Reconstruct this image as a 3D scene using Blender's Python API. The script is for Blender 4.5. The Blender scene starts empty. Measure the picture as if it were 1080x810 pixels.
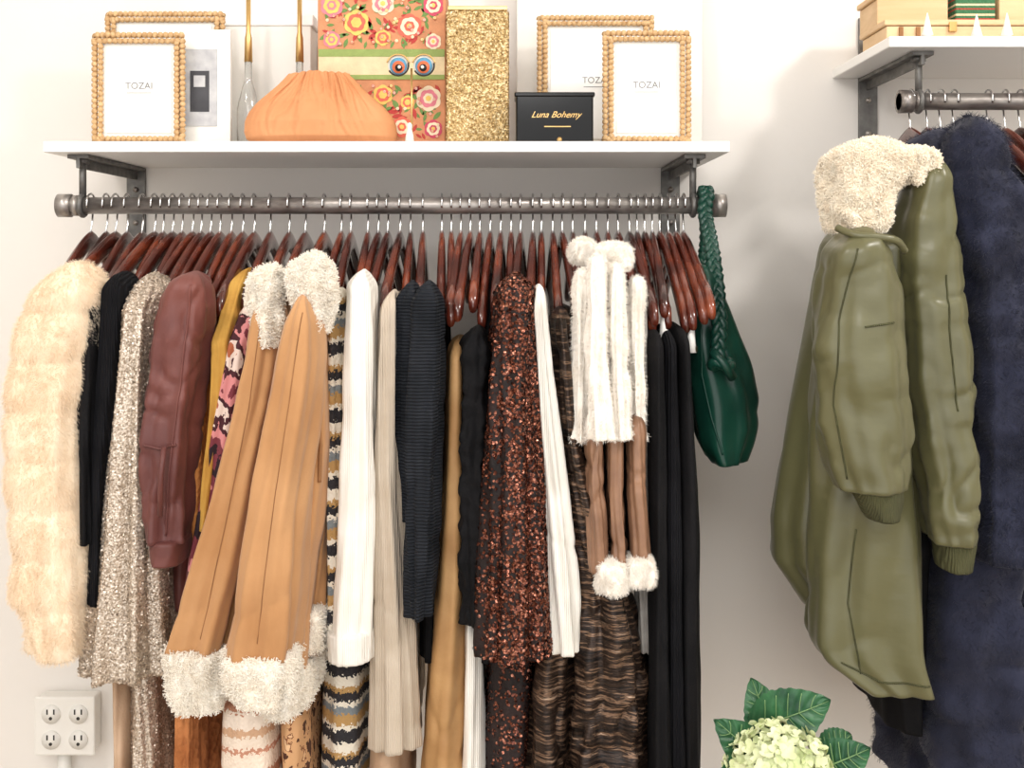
import bpy, math, random
import numpy as np
from mathutils import Vector, noise as mnoise
random.seed(4); RNG=np.random.default_rng(4)
F=1150.0; Z0=1.5; HX=540.0; HY=270.0
WALL=1.98; RAIL=1.73
def X(px,d): return (px-HX)*d/F
def Z(py,d): return Z0+(HY-py)*d/F
sc=bpy.context.scene
# ---------------------------------------------------------------- materials
def lin(c):
    return tuple(((v/255)/12.92 if v/255<=0.04045 else ((v/255+0.055)/1.055)**2.4) for v in c)+(1,)
def newmat(name):
    m=bpy.data.materials.new(name); m.use_nodes=True
    nt=m.node_tree; b=nt.nodes['Principled BSDF']; return m,nt,b
def N(nt,t,**k):
    n=nt.nodes.new(t)
    for a,v in k.items(): setattr(n,a,v)
    return n
def ramp(nt,stops,interp='LINEAR'):
    r=N(nt,'ShaderNodeValToRGB'); cr=r.color_ramp; cr.interpolation=interp
    while len(cr.elements)>1: cr.elements.remove(cr.elements[-1])
    cr.elements[0].position=stops[0][0]; cr.elements[0].color=lin(stops[0][1])
    for p,c in stops[1:]:
        e=cr.elements.new(p); e.color=lin(c)
    return r
def coords(nt,scale=(1,1,1),rot=(0,0,0)):
    t=N(nt,'ShaderNodeTexCoord'); mp=N(nt,'ShaderNodeMapping')
    mp.inputs['Scale'].default_value=scale; mp.inputs['Rotation'].default_value=rot
    nt.links.new(t.outputs['Object'],mp.inputs['Vector']); return mp.outputs['Vector']
def M(name,c,c2=None,ns=18,rough=.8,metal=0,bump=.15,bs=260,kind='noise',sheen=0,stretch=(1,1,1),bst=(1,1,1),coat=0,stops=None,interp='LINEAR',spec=.4,trans=0,bdist=.003):
    m,nt,b=newmat(name)
    if c2 is None: c2=tuple(int(v*.82) for v in c)
    v=coords(nt,stretch)
    n=N(nt,'ShaderNodeTexNoise'); n.inputs['Scale'].default_value=ns; n.inputs['Detail'].default_value=5
    nt.links.new(v,n.inputs['Vector'])
    r=ramp(nt,stops if stops else [(.32,c2),(.68,c)],interp)
    nt.links.new(n.outputs['Fac'],r.inputs['Fac']); nt.links.new(r.outputs['Color'],b.inputs['Base Color'])
    b.inputs['Roughness'].default_value=rough; b.inputs['Metallic'].default_value=metal
    b.inputs['Specular IOR Level'].default_value=spec
    if sheen: b.inputs['Sheen Weight'].default_value=sheen; b.inputs['Sheen Roughness'].default_value=.5
    if coat: b.inputs['Coat Weight'].default_value=coat; b.inputs['Coat Roughness'].default_value=.12
    if trans: b.inputs['Transmission Weight'].default_value=trans
    if bump:
        v2=coords(nt,bst)
        bp=N(nt,'ShaderNodeBump'); bp.inputs['Strength'].default_value=bump; bp.inputs['Distance'].default_value=bdist
        if kind=='noise':
            q=N(nt,'ShaderNodeTexNoise'); q.inputs['Scale'].default_value=bs; out=q.outputs['Fac']
        elif kind=='voronoi':
            q=N(nt,'ShaderNodeTexVoronoi'); q.inputs['Scale'].default_value=bs; out=q.outputs['Distance']
        else:
            q=N(nt,'ShaderNodeTexWave'); q.inputs['Scale'].default_value=bs; q.inputs['Distortion'].default_value=.6
            q.bands_direction={'ribx':'X','ribz':'Z'}[kind]; out=q.outputs['Fac']
        nt.links.new(v2,q.inputs['Vector']); nt.links.new(out,bp.inputs['Height']); nt.links.new(bp.outputs['Normal'],b.inputs['Normal'])
    return m
def stripes(name,freq,stops,zig=.004,zf=60,rough=.9,metal=0,distort=0):
    m,nt,b=newmat(name)
    v=coords(nt); s=N(nt,'ShaderNodeSeparateXYZ'); nt.links.new(v,s.inputs[0])
    def math_(op,a,b_):
        q=N(nt,'ShaderNodeMath',operation=op)
        for i,x in enumerate((a,b_)):
            if isinstance(x,(int,float)): q.inputs[i].default_value=x
            elif x is not None: nt.links.new(x,q.inputs[i])
        return q.outputs[0]
    xx=math_('PINGPONG',math_('MULTIPLY',s.outputs['X'],zf),1.0)
    z=math_('ADD',s.outputs['Z'],math_('MULTIPLY',xx,zig))
    if distort:
        n=N(nt,'ShaderNodeTexNoise'); n.inputs['Scale'].default_value=220; n.inputs['Detail'].default_value=2
        nt.links.new(v,n.inputs['Vector']); z=math_('ADD',z,math_('MULTIPLY',n.outputs['Fac'],distort))
    f=math_('FRACT',math_('MULTIPLY',z,freq),0)
    r=ramp(nt,stops,'CONSTANT'); nt.links.new(f,r.inputs['Fac']); nt.links.new(r.outputs['Color'],b.inputs['Base Color'])
    b.inputs['Roughness'].default_value=rough; b.inputs['Metallic'].default_value=metal
    q=N(nt,'ShaderNodeTexVoronoi'); q.inputs['Scale'].default_value=240; nt.links.new(v,q.inputs['Vector'])
    bp=N(nt,'ShaderNodeBump'); bp.inputs['Strength'].default_value=.5; bp.inputs['Distance'].default_value=.003
    nt.links.new(q.outputs['Distance'],bp.inputs['Height']); nt.links.new(bp.outputs['Normal'],b.inputs['Normal'])
    return m
m_wall=M('wall_paint',(236,232,226),(234,229,223),ns=3,rough=.75,bump=.05,bs=90)
m_ceil=M('ceiling_paint',(240,238,234),(236,234,230),rough=.9,bump=0)
m_floor=M('floor_wood',(196,182,164),(170,152,130),ns=6,stretch=(1,12,1),rough=.5,bump=.05)
m_shelf=M('shelf_white',(246,245,242),(243,241,238),ns=4,rough=.45,bump=.02)
m_steel=M('raw_steel',(182,176,170),(112,104,100),ns=45,rough=.36,metal=.65,bump=.08,bs=120,stretch=(.4,1,1))
m_iron=M('dark_iron',(130,128,124),(96,94,92),ns=50,rough=.5,metal=.6,bump=.1)
m_chrome=M('chrome',(225,225,225),(200,200,200),rough=.18,metal=1,bump=0)
m_hang=M('cherry_wood',(104,40,26),(46,15,12),ns=22,rough=.22,coat=.8,bump=.03,stretch=(1,.25,1),stops=[(.3,(44,17,14)),(.5,(92,38,26)),(.7,(140,68,42))])
m_furc=M('cream_fur',(250,234,210),(242,218,188),ns=18,rough=.9,sheen=.2,bump=.3,bs=120)
m_sherpa=M('cream_sherpa',(255,250,240),(248,238,222),ns=60,rough=.95,sheen=.2,bump=.6,bs=130,kind='voronoi')
m_sherpa2=M('ecru_sherpa',(255,247,230),(252,238,216),ns=60,rough=.95,sheen=.3,bump=.6,bs=130,kind='voronoi')
m_whfur=M('white_fur',(255,250,242),(246,238,226),ns=60,rough=.9,sheen=.2,bump=.3)
m_camel=M('camel_suede',(200,153,108),(180,132,88),ns=8,rough=.95,sheen=.2,bump=.12,bs=300,spec=.12)
m_seam=M('seam_brown',(160,114,74),rough=.9,bump=0)
m_black=M('black_cloth',(22,21,23),(13,13,15),rough=.85,bump=.3,bs=300,spec=.2)
m_blackknit=M('black_knit',(27,27,31),(17,17,20),rough=.95,bump=.7,bs=100,kind='ribx',spec=.15)
m_char=M('charcoal_knit',(44,47,53),(28,31,36),rough=.95,bump=.8,bs=70,kind='ribz',spec=.15)
m_plum=M('plum_twill',(118,66,58),(94,50,46),ns=12,rough=.52,sheen=.05,bump=.12,spec=.45)
m_orange=M('orange_knit',(204,136,74),(180,110,54),rough=.95,bump=.8,bs=140,kind='voronoi')
m_rust=M('rust_knit',(196,128,78),(162,98,54),rough=.95,bump=1,bs=110,kind='voronoi')
m_must=M('mustard_cloth',(206,160,76),(180,132,56),rough=.85,bump=.2)
m_print=M('abstract_print',(0,0,0),ns=22,rough=.8,bump=.1,interp='CONSTANT',stretch=(1,1,.6),stops=[(0,(40,22,30)),(.40,(120,52,62)),(.48,(214,140,140)),(.55,(70,30,38)),(.60,(228,208,196)),(.65,(170,94,62))])
m_white=M('white_knit',(246,243,236),(238,233,223),rough=.95,sheen=.1,bump=.3,bs=120,kind='ribx')
m_greige=M('greige_knit',(206,192,174),(192,176,156),rough=.95,sheen=.1,bump=.4,bs=130,kind='ribx')
m_pants=M('camel_satin',(190,149,100),(166,124,78),rough=.6,bump=.1)
m_grey=M('grey_knit',(170,166,160),(140,135,130),rough=.9,bump=.4)
m_tan=M('tan_cloth',(206,176,148),(186,154,126),rough=.9,bump=.2)
m_fair=stripes('fair_isle_knit',11,[(0,(234,226,210)),(.16,(44,42,46)),(.34,(234,226,210)),(.42,(184,146,92)),(.58,(126,134,138)),(.70,(234,226,210)),(.78,(44,42,46)),(.92,(184,146,92))],zig=.0015,zf=160,distort=.022)
m_pinkknit=stripes('pink_fair_isle_knit',11,[(0,(236,218,200)),(.25,(196,140,114)),(.32,(236,218,200)),(.5,(206,166,134)),(.62,(238,222,206)),(.85,(188,134,106))],zig=.0015,zf=120,distort=.018)
m_leop=M('leopard_knit',(0,0,0),ns=55,rough=.9,bump=.2,interp='CONSTANT',stops=[(0,(80,48,34)),(.42,(206,160,116)),(.6,(130,80,52)),(.64,(222,182,140))])
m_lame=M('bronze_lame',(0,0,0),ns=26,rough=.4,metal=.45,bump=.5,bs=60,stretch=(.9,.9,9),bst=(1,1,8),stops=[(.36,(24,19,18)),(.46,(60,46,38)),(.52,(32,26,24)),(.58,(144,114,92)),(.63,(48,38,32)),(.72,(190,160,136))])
m_silver=M('champagne_sequins',(0,0,0),ns=330,rough=.32,metal=.55,bump=.3,bs=300,kind='voronoi',spec=.6,stops=[(.3,(144,128,114)),(.45,(196,180,162)),(.6,(228,214,198)),(.75,(255,248,238))])
m_copper=M('copper_sequins',(0,0,0),ns=300,rough=.26,metal=.8,bump=.2,bs=300,stops=[(.3,(58,32,28)),(.45,(104,60,48)),(.58,(152,94,74)),(.68,(196,140,116)),(.76,(244,204,180))])
m_copbase=M('sequin_ground',(42,26,24),(22,16,16),rough=.7,bump=.4)
m_leather=M('bronze_leather',(158,120,94),(122,90,70),rough=.38,bump=.15,bs=80)
m_green=M('green_leather',(24,72,58),(14,50,42),ns=10,rough=.32,bump=.06,bs=200,coat=.1)
m_olive=M('olive_nylon',(100,98,66),(90,88,58),ns=5,rough=.34,bump=.16,bs=30,sheen=.05,bst=(1,1,1.8),spec=.55,bdist=.005)
m_olive2=M('olive_rib',(86,86,56),(68,68,44),rough=.9,bump=.6,bs=130,kind='ribx')
m_navy=M('navy_fur',(38,42,64),(21,24,42),ns=16,rough=.85,sheen=.1,bump=.3)
m_rattan=M('rattan',(224,190,142),(188,148,102),ns=120,rough=.65,bump=.4,bs=350)
m_paper=M('paper_white',(244,242,236),(240,238,232),rough=.9,bump=0)
m_glass=M('pale_glass',(236,236,232),(228,228,224),rough=.08,bump=0,trans=.75)
m_gold=M('gold_metal',(220,184,124),(196,158,98),rough=.35,metal=.8,bump=0)
m_goldbead=M('gold_beads',(0,0,0),ns=260,rough=.35,metal=.6,bump=.7,bs=260,kind='voronoi',stops=[(.3,(160,126,78)),(.5,(206,176,122)),(.7,(248,230,188))])
m_clutch=M('apricot_leather',(220,160,114),(208,144,98),ns=10,rough=.75,bump=.10,bs=120,spec=.2)
m_blackbox=M('black_gloss',(12,12,13),(8,8,9),rough=.12,bump=0,spec=.3)
m_ink=M('grey_ink',(150,150,150),rough=.9,bump=0)
m_dark=M('dark_grey',(84,84,88),rough=.8,bump=0)
m_lgrey=M('light_grey_print',(206,206,206),(176,176,180),ns=50,rough=.8,bump=0)
m_plastic=M('white_plastic',(240,238,232),(238,236,230),rough=.35,bump=0)
m_slot=M('outlet_slot',(60,56,52),rough=.7,bump=0)
m_leaf=M('leaf_green',(58,110,70),(28,72,46),ns=40,rough=.4,bump=.2,bs=90)
m_vein=M('leaf_vein',(130,166,110),rough=.5,bump=0)
m_petal=M('hydrangea_petal',(236,240,204),(214,224,168),ns=40,rough=.7,bump=.05,sheen=.1)
m_woodbox=M('pale_wood',(226,194,152),(206,170,126),ns=14,stretch=(.3,1,3),rough=.6,bump=.1)
def flat(name,c,r=.7): return M(name,c,tuple(int(v*.93) for v in c),ns=60,rough=r,bump=.2,bs=350)
# ---------------------------------------------------------------- geometry helpers
def link(o): bpy.context.collection.objects.link(o); return o
def mesh(name,V,Fc,mat,smooth=True):
    me=bpy.data.meshes.new(name); me.from_pydata([tuple(v) for v in V],[],[tuple(f) for f in Fc]); me.update()
    if smooth: me.polygons.foreach_set('use_smooth',[True]*len(me.polygons))
    if mat: me.materials.append(mat)
    return link(bpy.data.objects.new(name,me))
def group(name,objs):
    e=link(bpy.data.objects.new(name,None)); e.empty_display_size=.05
    for o in objs: o.parent=e
    return e
def box(name,x0,x1,y0,y1,z0,z1,mat,bev=.002):
    V=[(x,y,z) for x in(x0,x1) for y in(y0,y1) for z in(z0,z1)]
    o=mesh(name,V,[(0,1,3,2),(4,6,7,5),(0,4,5,1),(2,3,7,6),(0,2,6,4),(1,5,7,3)],mat,False)
    if bev:
        b=o.modifiers.new('b','BEVEL'); b.width=bev; b.segments=2
    return o
def join(name,objs):
    V=[];Fc=[];mi=[];mats=[];sm=[]
    for o in objs:
        me=o.data
        off=len(V); V+= [tuple(v.co) for v in me.vertices]
        loc=[]
        for mt in me.materials:
            if mt.name not in [q.name for q in mats]: mats.append(bpy.data.materials[mt.name])
            loc.append([q.name for q in mats].index(mt.name))
        for p in me.polygons:
            Fc.append([i+off for i in p.vertices]); mi.append(loc[p.material_index] if loc else 0); sm.append(p.use_smooth)
    for o in objs: bpy.data.objects.remove(o)
    n=mesh(name,V,Fc,None,False)
    for q in mats: n.data.materials.append(q)
    n.data.polygons.foreach_set('material_index',mi); n.data.polygons.foreach_set('use_smooth',sm); return n
def sweep(name,pts,r,mat,seg=10,flatten=1.0):
    P=[Vector(p) for p in pts]; n=len(P); R=r if hasattr(r,'__len__') else [r]*n
    V=[];Fc=[]; t=(P[1]-P[0]).normalized(); u=t.orthogonal().normalized()
    for i in range(n):
        t=(P[min(i+1,n-1)]-P[max(i-1,0)]).normalized(); u=(u-t*u.dot(t)).normalized(); w=t.cross(u)
        for k in range(seg):
            a=2*math.pi*k/seg; V.append(P[i]+(u*math.cos(a)+w*math.sin(a)*flatten)*R[i])
    for i in range(n-1):
        for k in range(seg):
            a=i*seg+k; b=i*seg+(k+1)%seg; Fc.append((a,b,b+seg,a+seg))
    Fc.append(tuple(range(seg))[::-1]); Fc.append(tuple(range((n-1)*seg,n*seg)))
    return mesh(name,V,Fc,mat)
def cyl(name,a,b,r,mat,seg=24): return sweep(name,[a,b],r,mat,seg)
def tube(name,rows,df,hd,mat,folds=5,amp=.004,p=2.5,seg=64,shoulder=0,noise=.0015,ns=22,st=(1,1,.35),bands=None,ctop=1.0,rnd=None,step=.005,hem=.92,cr=0,cs=9,cd=(1,1,1),smk=.035,cw=5):
    rows=sorted(rows); z=np.array([Z(r[0],df) for r in rows]); xl=np.array([X(r[1],df) for r in rows]); xr=np.array([X(r[2],df) for r in rows])
    L=z[0]-z[-1]; n=max(14,int(L/step)); t=np.linspace(0,1,n); zz=z[0]-t*L
    s=(z[0]-z)/L
    def sm(a):
        v=np.interp(t,s,a); k=max(3,int(n*smk))|1; h=k//2
        pad=np.concatenate([2*v[0]-v[1:h+1][::-1],v,2*v[-1]-v[-h-1:-1][::-1]])
        return np.convolve(pad,np.ones(k)/k,'valid')[:n]
    A=sm(xl);B=sm(xr); ph=random.random()*6; ph2=random.random()*6; so=random.random()*50
    V=[];Fc=[]; cy=df+hd
    def ringpts(i,scale,dz=0):
        tt=t[i]; cx=(A[i]+B[i])/2; a=max((B[i]-A[i])/2,.002)*scale
        d=hd
        if shoulder: d=hd*min(1,.35+.65*(tt*L)/shoulder)
        d*=scale
        if bands: q=abs(math.sin(math.pi*(tt*L)/bands[0]))**.5; a+=bands[1]*(q-1); d+=bands[1]*(q-1)
        for k in range(seg):
            th=2*math.pi*k/seg; c=math.cos(th); sn=math.sin(th)
            x=cx+a*math.copysign(abs(c)**(2/p),c); y=cy+d*math.copysign(abs(sn)**(2/p),sn)
            g=.35+.65*tt if ctop==1.0 else max(0,ctop+(.15-ctop)*min(1,tt*1.3))
            f=amp*g*(math.cos(folds*th+ph+1.6*math.sin(2.5*tt+ph2))+.5*math.cos((folds*2+1)*th+ph2+2*math.sin(4*tt+ph)))
            if noise:
                q=Vector((x*ns*st[0]+so,y*ns*st[1],(zz[i])*ns*st[2])); f+=noise*(mnoise.noise(q)+.5*mnoise.noise(q*2.3))*1.6
            if cr:
                q=Vector(((x+.35*zz[i])*cs*cd[0]+so,y*cs*cd[1],(zz[i]-.5*x)*cs*cd[2])); wv=mnoise.noise(q*.5)
                nn=mnoise.noise(q+Vector((wv,wv,wv))*1.2); f-=cr*max(0,1-abs(nn)*cw)**1.5*(.5+.5*max(-.6,min(1,wv*3)))
            f=max(f,-.6*a)*min(1,scale)
            V.append((x+c*f,y+sn*f,zz[i]+dz))
    rd=rnd if rnd is not None else min(.028,L*.2)
    for i in range(n):
        q=t[i]*L/rd; scl=1 if q>=1 else math.sqrt(max(.0,1-(1-q)**2))*.85+.15
        ringpts(i,scl)
    ringpts(n-1,hem,-.002); ringpts(n-1,hem*.9,.012)
    m=n+2
    for i in range(m-1):
        for k in range(seg):
            a=i*seg+k;b=i*seg+(k+1)%seg; Fc.append((a,a+seg,b+seg,b))
    Fc.append(tuple(range(seg))); Fc.append(tuple(range((m-1)*seg,m*seg))[::-1])
    return mesh(name,V,Fc,mat)
def sample(o,n):
    me=o.data; me.calc_loop_triangles(); nv=len(me.vertices)
    co=np.empty(nv*3); me.vertices.foreach_get('co',co); co=co.reshape(-1,3)
    tr=np.empty(len(me.loop_triangles)*3,dtype=np.int32); me.loop_triangles.foreach_get('vertices',tr); tr=tr.reshape(-1,3)
    a,b,c=co[tr[:,0]],co[tr[:,1]],co[tr[:,2]]; nr=np.cross(b-a,c-a); ar=np.linalg.norm(nr,axis=1)+1e-12
    idx=RNG.choice(len(tr),n,p=ar/ar.sum()); r1=np.sqrt(RNG.random(n))[:,None]; r2=RNG.random(n)[:,None]
    P=a[idx]*(1-r1)+b[idx]*(r1*(1-r2))+c[idx]*(r1*r2); return P,nr[idx]/ar[idx][:,None]
def fur(name,o,n,L,rad,mat,down=.6,jit=.35,curl=False):
    P,Nn=sample(o,n); k=5
    Ls=(L*(.6+.8*RNG.random(n)))[:,None]
    cl=np.array([mnoise.noise_vector(Vector(p)*45) for p in P])
    d=Nn+cl*jit*1.5+RNG.normal(0,jit*.5,(n,3)); d/=np.linalg.norm(d,axis=1)[:,None]
    pts=np.zeros((n,k,3)); pts[:,0]=P-Nn*.001; cur=pts[:,0].copy()
    for j in range(1,k):
        if curl: d=d+RNG.normal(0,.8,(n,3)); d+=Nn*.15
        else: d=d+np.array([0,0,-down])*.35
        d/=np.linalg.norm(d,axis=1)[:,None]; cur=cur+d*Ls/(k-1); pts[:,j]=cur
    cu=bpy.data.hair_curves.new(name); cu.add_curves([k]*n)
    cu.attributes['position'].data.foreach_set('vector',pts.reshape(-1).astype(np.float32))
    ra=cu.attributes.get('radius') or cu.attributes.new('radius','FLOAT','POINT')
    rr=np.tile(np.linspace(1,.35 if not curl else .8,k)*rad,n).astype(np.float32); ra.data.foreach_set('value',rr)
    cu.materials.append(mat); cu.update_tag()
    return link(bpy.data.objects.new(name,cu))
def discs(name,o,n,r,mat,tilt=.5,off=.001,sides=6,keep=None):
    P,Nn=sample(o,n)
    if keep is not None:
        k=keep(P); P=P[k];Nn=Nn[k]; n=len(P)
    Nn=Nn+RNG.normal(0,tilt,(n,3)); Nn/=np.linalg.norm(Nn,axis=1)[:,None]
    ref=np.tile(np.array([0.3,.2,1.]),(n,1)); U=np.cross(Nn,ref); U/=np.linalg.norm(U,axis=1)[:,None]; W=np.cross(Nn,U)
    rs=(r*(.8+.4*RNG.random(n)))[:,None]; C=P+Nn*off; a0=RNG.random(n)*6
    V=np.stack([C+(U*np.cos(a0+2*math.pi*k/sides)[:,None]+W*np.sin(a0+2*math.pi*k/sides)[:,None])*rs for k in range(sides)],1).reshape(-1,3)
    me=bpy.data.meshes.new(name); me.from_pydata(V.tolist(),[],[tuple(range(i*sides,(i+1)*sides)) for i in range(n)]); me.materials.append(mat)
    return link(bpy.data.objects.new(name,me))
def seamline(name,o,pts,d0,mat,r=.0011):
    from mathutils.bvhtree import BVHTree
    bvh=BVHTree.FromPolygons([v.co for v in o.data.vertices],[tuple(p.vertices) for p in o.data.polygons]); out=[]
    P=[(X(a,d0),Z(b,d0)) for a,b in pts]; D=[]
    for i in range(len(P)-1):
        for k in range(14): t=k/14; D.append((P[i][0]*(1-t)+P[i+1][0]*t,P[i][1]*(1-t)+P[i+1][1]*t))
    for x,z in D:
        h=bvh.ray_cast(Vector((x,.5,z)),Vector((0,1,0)))
        if h[0] is not None: out.append(h[0]+Vector((0,-r*.4,0)))
    return sweep(name,out,r,mat,6) if len(out)>3 else None
# ---------------------------------------------------------------- room
box('wall_back',-2.6,2.8,WALL,WALL+.1,0,2.9,m_wall,0)
box('floor',-2.6,2.8,-1.6,WALL+.1,-.05,0,m_floor,0)
box('ceiling',-2.6,2.8,-1.6,WALL+.1,2.9,2.95,m_ceil,0)
box('wall_left',-2.7,-2.6,-1.6,WALL+.1,0,2.9,m_wall,0)
box('wall_right',2.8,2.9,-1.6,WALL+.1,0,2.9,m_wall,0)
box('baseboard_back',-2.6,2.8,WALL-.015,WALL,0,.12,m_shelf)
# ---------------------------------------------------------------- shelves + racks
def rack(x0,x1,zb,rx0,rx1,zr,brk,plate_up=0):
    group('wall_shelf',[box('board',x0,x1,1.68,WALL,zb,zb+.017,m_shelf)])
    p=[]
    p.append(cyl('pipe',(rx0,RAIL,zr),(rx1,RAIL,zr),.0135,m_steel,32))
    for xe,s in((rx0,1),(rx1,-1)):
        p.append(cyl('pipe_cap',(xe,RAIL,zr),(xe+s*.02,RAIL,zr),.0185,m_steel,32))
        p.append(cyl('pipe_collar',(xe+s*.024,RAIL,zr),(xe+s*.034,RAIL,zr),.0165,m_steel,32))
    for bx in brk:
        p.append(box('wall_plate',bx-.017,bx+.017,WALL-.006,WALL,zb-.135,zb-.001+plate_up,m_iron,.001))
        p.append(box('arm',bx-.017,bx+.017,1.71,WALL-.004,zb-.007,zb-.0005,m_iron,.001))
        p.append(box('arm_rib',bx-.003,bx+.003,1.71,WALL-.004,zb-.022,zb-.005,m_iron,.001))
        p.append(cyl('drop_rod',(bx,RAIL,zb-.004),(bx,RAIL,zr+.014),.0055,m_iron,16))
        p.append(cyl('rod_nut',(bx,RAIL,zb-.014),(bx,RAIL,zb-.005),.011,m_iron,6))
        ring=[(bx,RAIL+math.cos(a)*.0155,zr+math.sin(a)*.0155) for a in np.linspace(0,2*math.pi,28)]
        p.append(sweep('rod_eye',ring,.0045,m_iron,8))
        for zz in(-.04,-.1):
            p.append(cyl('screw',(bx,WALL-.009,zb+zz),(bx,WALL-.005,zb+zz),.005,m_steel,12))
    group('pipe_clothes_rail',p)
rack(X(45,1.68),X(770,1.68),Z0+.16,X(62,RAIL),X(765,RAIL),Z0+.080,[-.681,.287])
rack(X(938,1.68),1.75,Z0+.322,X(948,RAIL),1.7,Z0+.245,[.645,1.6],plate_up=.11)
# ---------------------------------------------------------------- hangers
def hanger(xr,zr,yaw=0,drop=.115,half=.215,clip=False):
    V=[];Fc=[];seg=12; S=np.linspace(-1,1,33); zc0=zr-.055
    for s in S:
        a=abs(s); zc=zc0-drop*(a**1.25); h=.015-.002*a+(.004 if a>.8 else 0); th=.005+.0025*a
        if a>.97: h*=.6; th*=.7
        for k in range(seg):
            q=2*math.pi*k/seg; c=math.cos(q); sn=math.sin(q)
            x=th*math.copysign(abs(c)**.7,c); z=zc+h*math.copysign(abs(sn)**.8,sn); y=s*half
            V.append((xr+x*math.cos(yaw)-y*math.sin(yaw),RAIL+x*math.sin(yaw)+y*math.cos(yaw),z))
    for i in range(len(S)-1):
        for k in range(seg):
            a=i*seg+k;b=i*seg+(k+1)%seg; Fc.append((a,b,b+seg,a+seg))
    Fc.append(tuple(range(seg))[::-1]); Fc.append(tuple(range((len(S)-1)*seg,len(S)*seg)))
    w=mesh('w',V,Fc,m_hang)
    R=.0165; pts=[(0,-.05),(0,-.036),(.004,-.028)]
    pts+=[(math.cos(a)*R,.002+math.sin(a)*R) for a in np.linspace(-1.15,3.5,20)]
    hk=sweep('h',[(xr-y*math.sin(yaw),RAIL+y*math.cos(yaw),zr+z) for y,z in pts],.0016,m_chrome,8)
    o=[w,hk]
    if clip:
        y=-half*.93; x0=xr-y*math.sin(yaw); z0=zc0-drop*.93
        o.append(sweep('c',[(x0,RAIL+y,z0-.005),(x0,RAIL+y,z0-.035),(x0,RAIL+y,z0-.05)],[.004,.006,.0075],m_plastic if clip==2 else m_chrome,8))
        o.append(cyl('c',(x0-.008,RAIL+y,z0-.045),(x0+.008,RAIL+y,z0-.045),.005,m_chrome,10))
    return o
L=[]
hp=[96,112,122,134,150,163,172,182,192,203,212,222,232,244,256,268,285,305,322,342,360,370,388,399,409,422,433,446,466,476,486,496,506,517,528,539,549,562,571,583,593,604,617,629,641,652,664,672,680,688,696,705,713,721]
for i,px in enumerate(hp):
    sh=i<2
    L+=hanger(X(px,RAIL),Z0+.080,random.uniform(-.06,.06),drop=random.uniform(.095,.125),half=.15 if sh else random.uniform(.195,.222),clip=(1+(i%2)) if (px in(571,583,593,664,672,688,705)) else False)
join('wooden_clothes_hangers',L)
L=[]
for px in [960,978,992,1006,1042,1060,1076,1130,1160]:
    L+=hanger(X(px,RAIL),Z0+.245,random.uniform(-.05,.05))
join('wooden_clothes_hangers',L)
# ---------------------------------------------------------------- garments (left rack)
f1=tube('sleeve',[(276,56,82),(290,36,90),(318,16,92),(360,0,86),(450,-6,74),(560,-5,76),(640,0,77),(655,16,78),(701,29,77)],1.43,.055,m_furc,amp=.003,bands=(.066,.005),noise=.005,rnd=.05)
f2=tube('body',[(280,68,92),(325,28,90),(450,6,80),(690,8,68)],1.56,.17,m_furc,shoulder=.12,bands=(.066,.006))
group('cream_faux_fur_coat',[f1,f2,fur('sleeve_fur',f1,60000,.0065,.00026,m_furc,down=.8,jit=.6),fur('body_fur',f2,24000,.0075,.0003,m_furc,down=.8,jit=.5)])
b1=tube('body',[(300,82,100),(350,76,98),(450,75,96),(560,80,98),(660,84,100)],1.51,.18,m_black,shoulder=.1,amp=.006)
b2=tube('sleeve',[(286,112,124),(305,101,131),(350,98,131),(500,92,112),(640,88,104)],1.46,.05,m_blackknit,amp=.004)
b3=tube('sleeve',[(298,86,99),(330,78,101),(450,76,96),(575,81,95)],1.46,.04,m_black,amp=.004)
group('black_knit_cardigan',[b1,b2,b3])
s1=tube('dress_body',[(288,134,148),(305,122,158),(400,113,154),(500,101,157),(600,89,161),(700,77,164),(722,75,164)],1.45,.09,m_silver,folds=9,amp=.009,shoulder=.05)
s2=tube('dress_lining',[(700,128,163),(880,130,168)],1.53,.08,m_silver,folds=7)
group('champagne_sequin_dress',[s1,s2,discs('sequins',s1,26000,.0016,m_silver,.4),discs('sequins_lower',s2,5000,.0016,m_silver,.4)])
group('tan_slip_dress',[tube('skirt',[(690,112,130),(880,112,132)],1.52,.14,m_tan)])
p1=tube('sleeve',[(286,186,204),(294,170,213),(320,158,213),(360,151,211),(400,146,204),(440,141,198),(500,140,194),(575,146,192)],1.44,.05,m_plum,amp=.006,noise=.003,ns=26,st=(1,1,.8),cr=.008,cs=17,cw=4)
p2=tube('body',[(292,190,214),(420,180,215),(600,165,214),(645,170,212)],1.54,.17,m_plum,shoulder=.1,cr=.005,cs=14)
p3=tube('cuff',[(572,149,190),(599,152,187)],1.437,.05,m_plum,amp=.001,noise=.001,rnd=.004)
ps=[seamline('seam',p1,[(200,300),(190,400),(178,500),(172,572)],1.44,m_plum,.0016),seamline('seam',p1,[(152,470),(168,474),(188,468)],1.44,m_plum,.002)]
p4=sweep('sleeve_tab',[(X(172,1.43),1.434,Z(472,1.43)),(X(170,1.43),1.428,Z(500,1.43)),(X(168,1.43),1.434,Z(545,1.43))],.004,m_plum,8)
group('plum_utility_jacket',[o for o in [p1,p2,p3,p4]+ps if o])
group('rust_crochet_sweater',[tube('body',[(630,180,222),(740,178,222),(880,180,222)],1.53,.16,m_rust,folds=8,amp=.006),tube('sleeve',[(740,180,200),(880,184,204)],1.48,.03,m_rust)])
group('orange_knit_top',[tube('body',[(286,210,220),(300,205,222),(420,200,220),(600,192,214)],1.5,.16,m_orange,shoulder=.1)])
group('mustard_blouse',[tube('body',[(283,230,240),(298,219,246),(430,215,240),(560,200,226)],1.48,.16,m_must,shoulder=.1,folds=8,amp=.006,cr=.005)])
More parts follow.
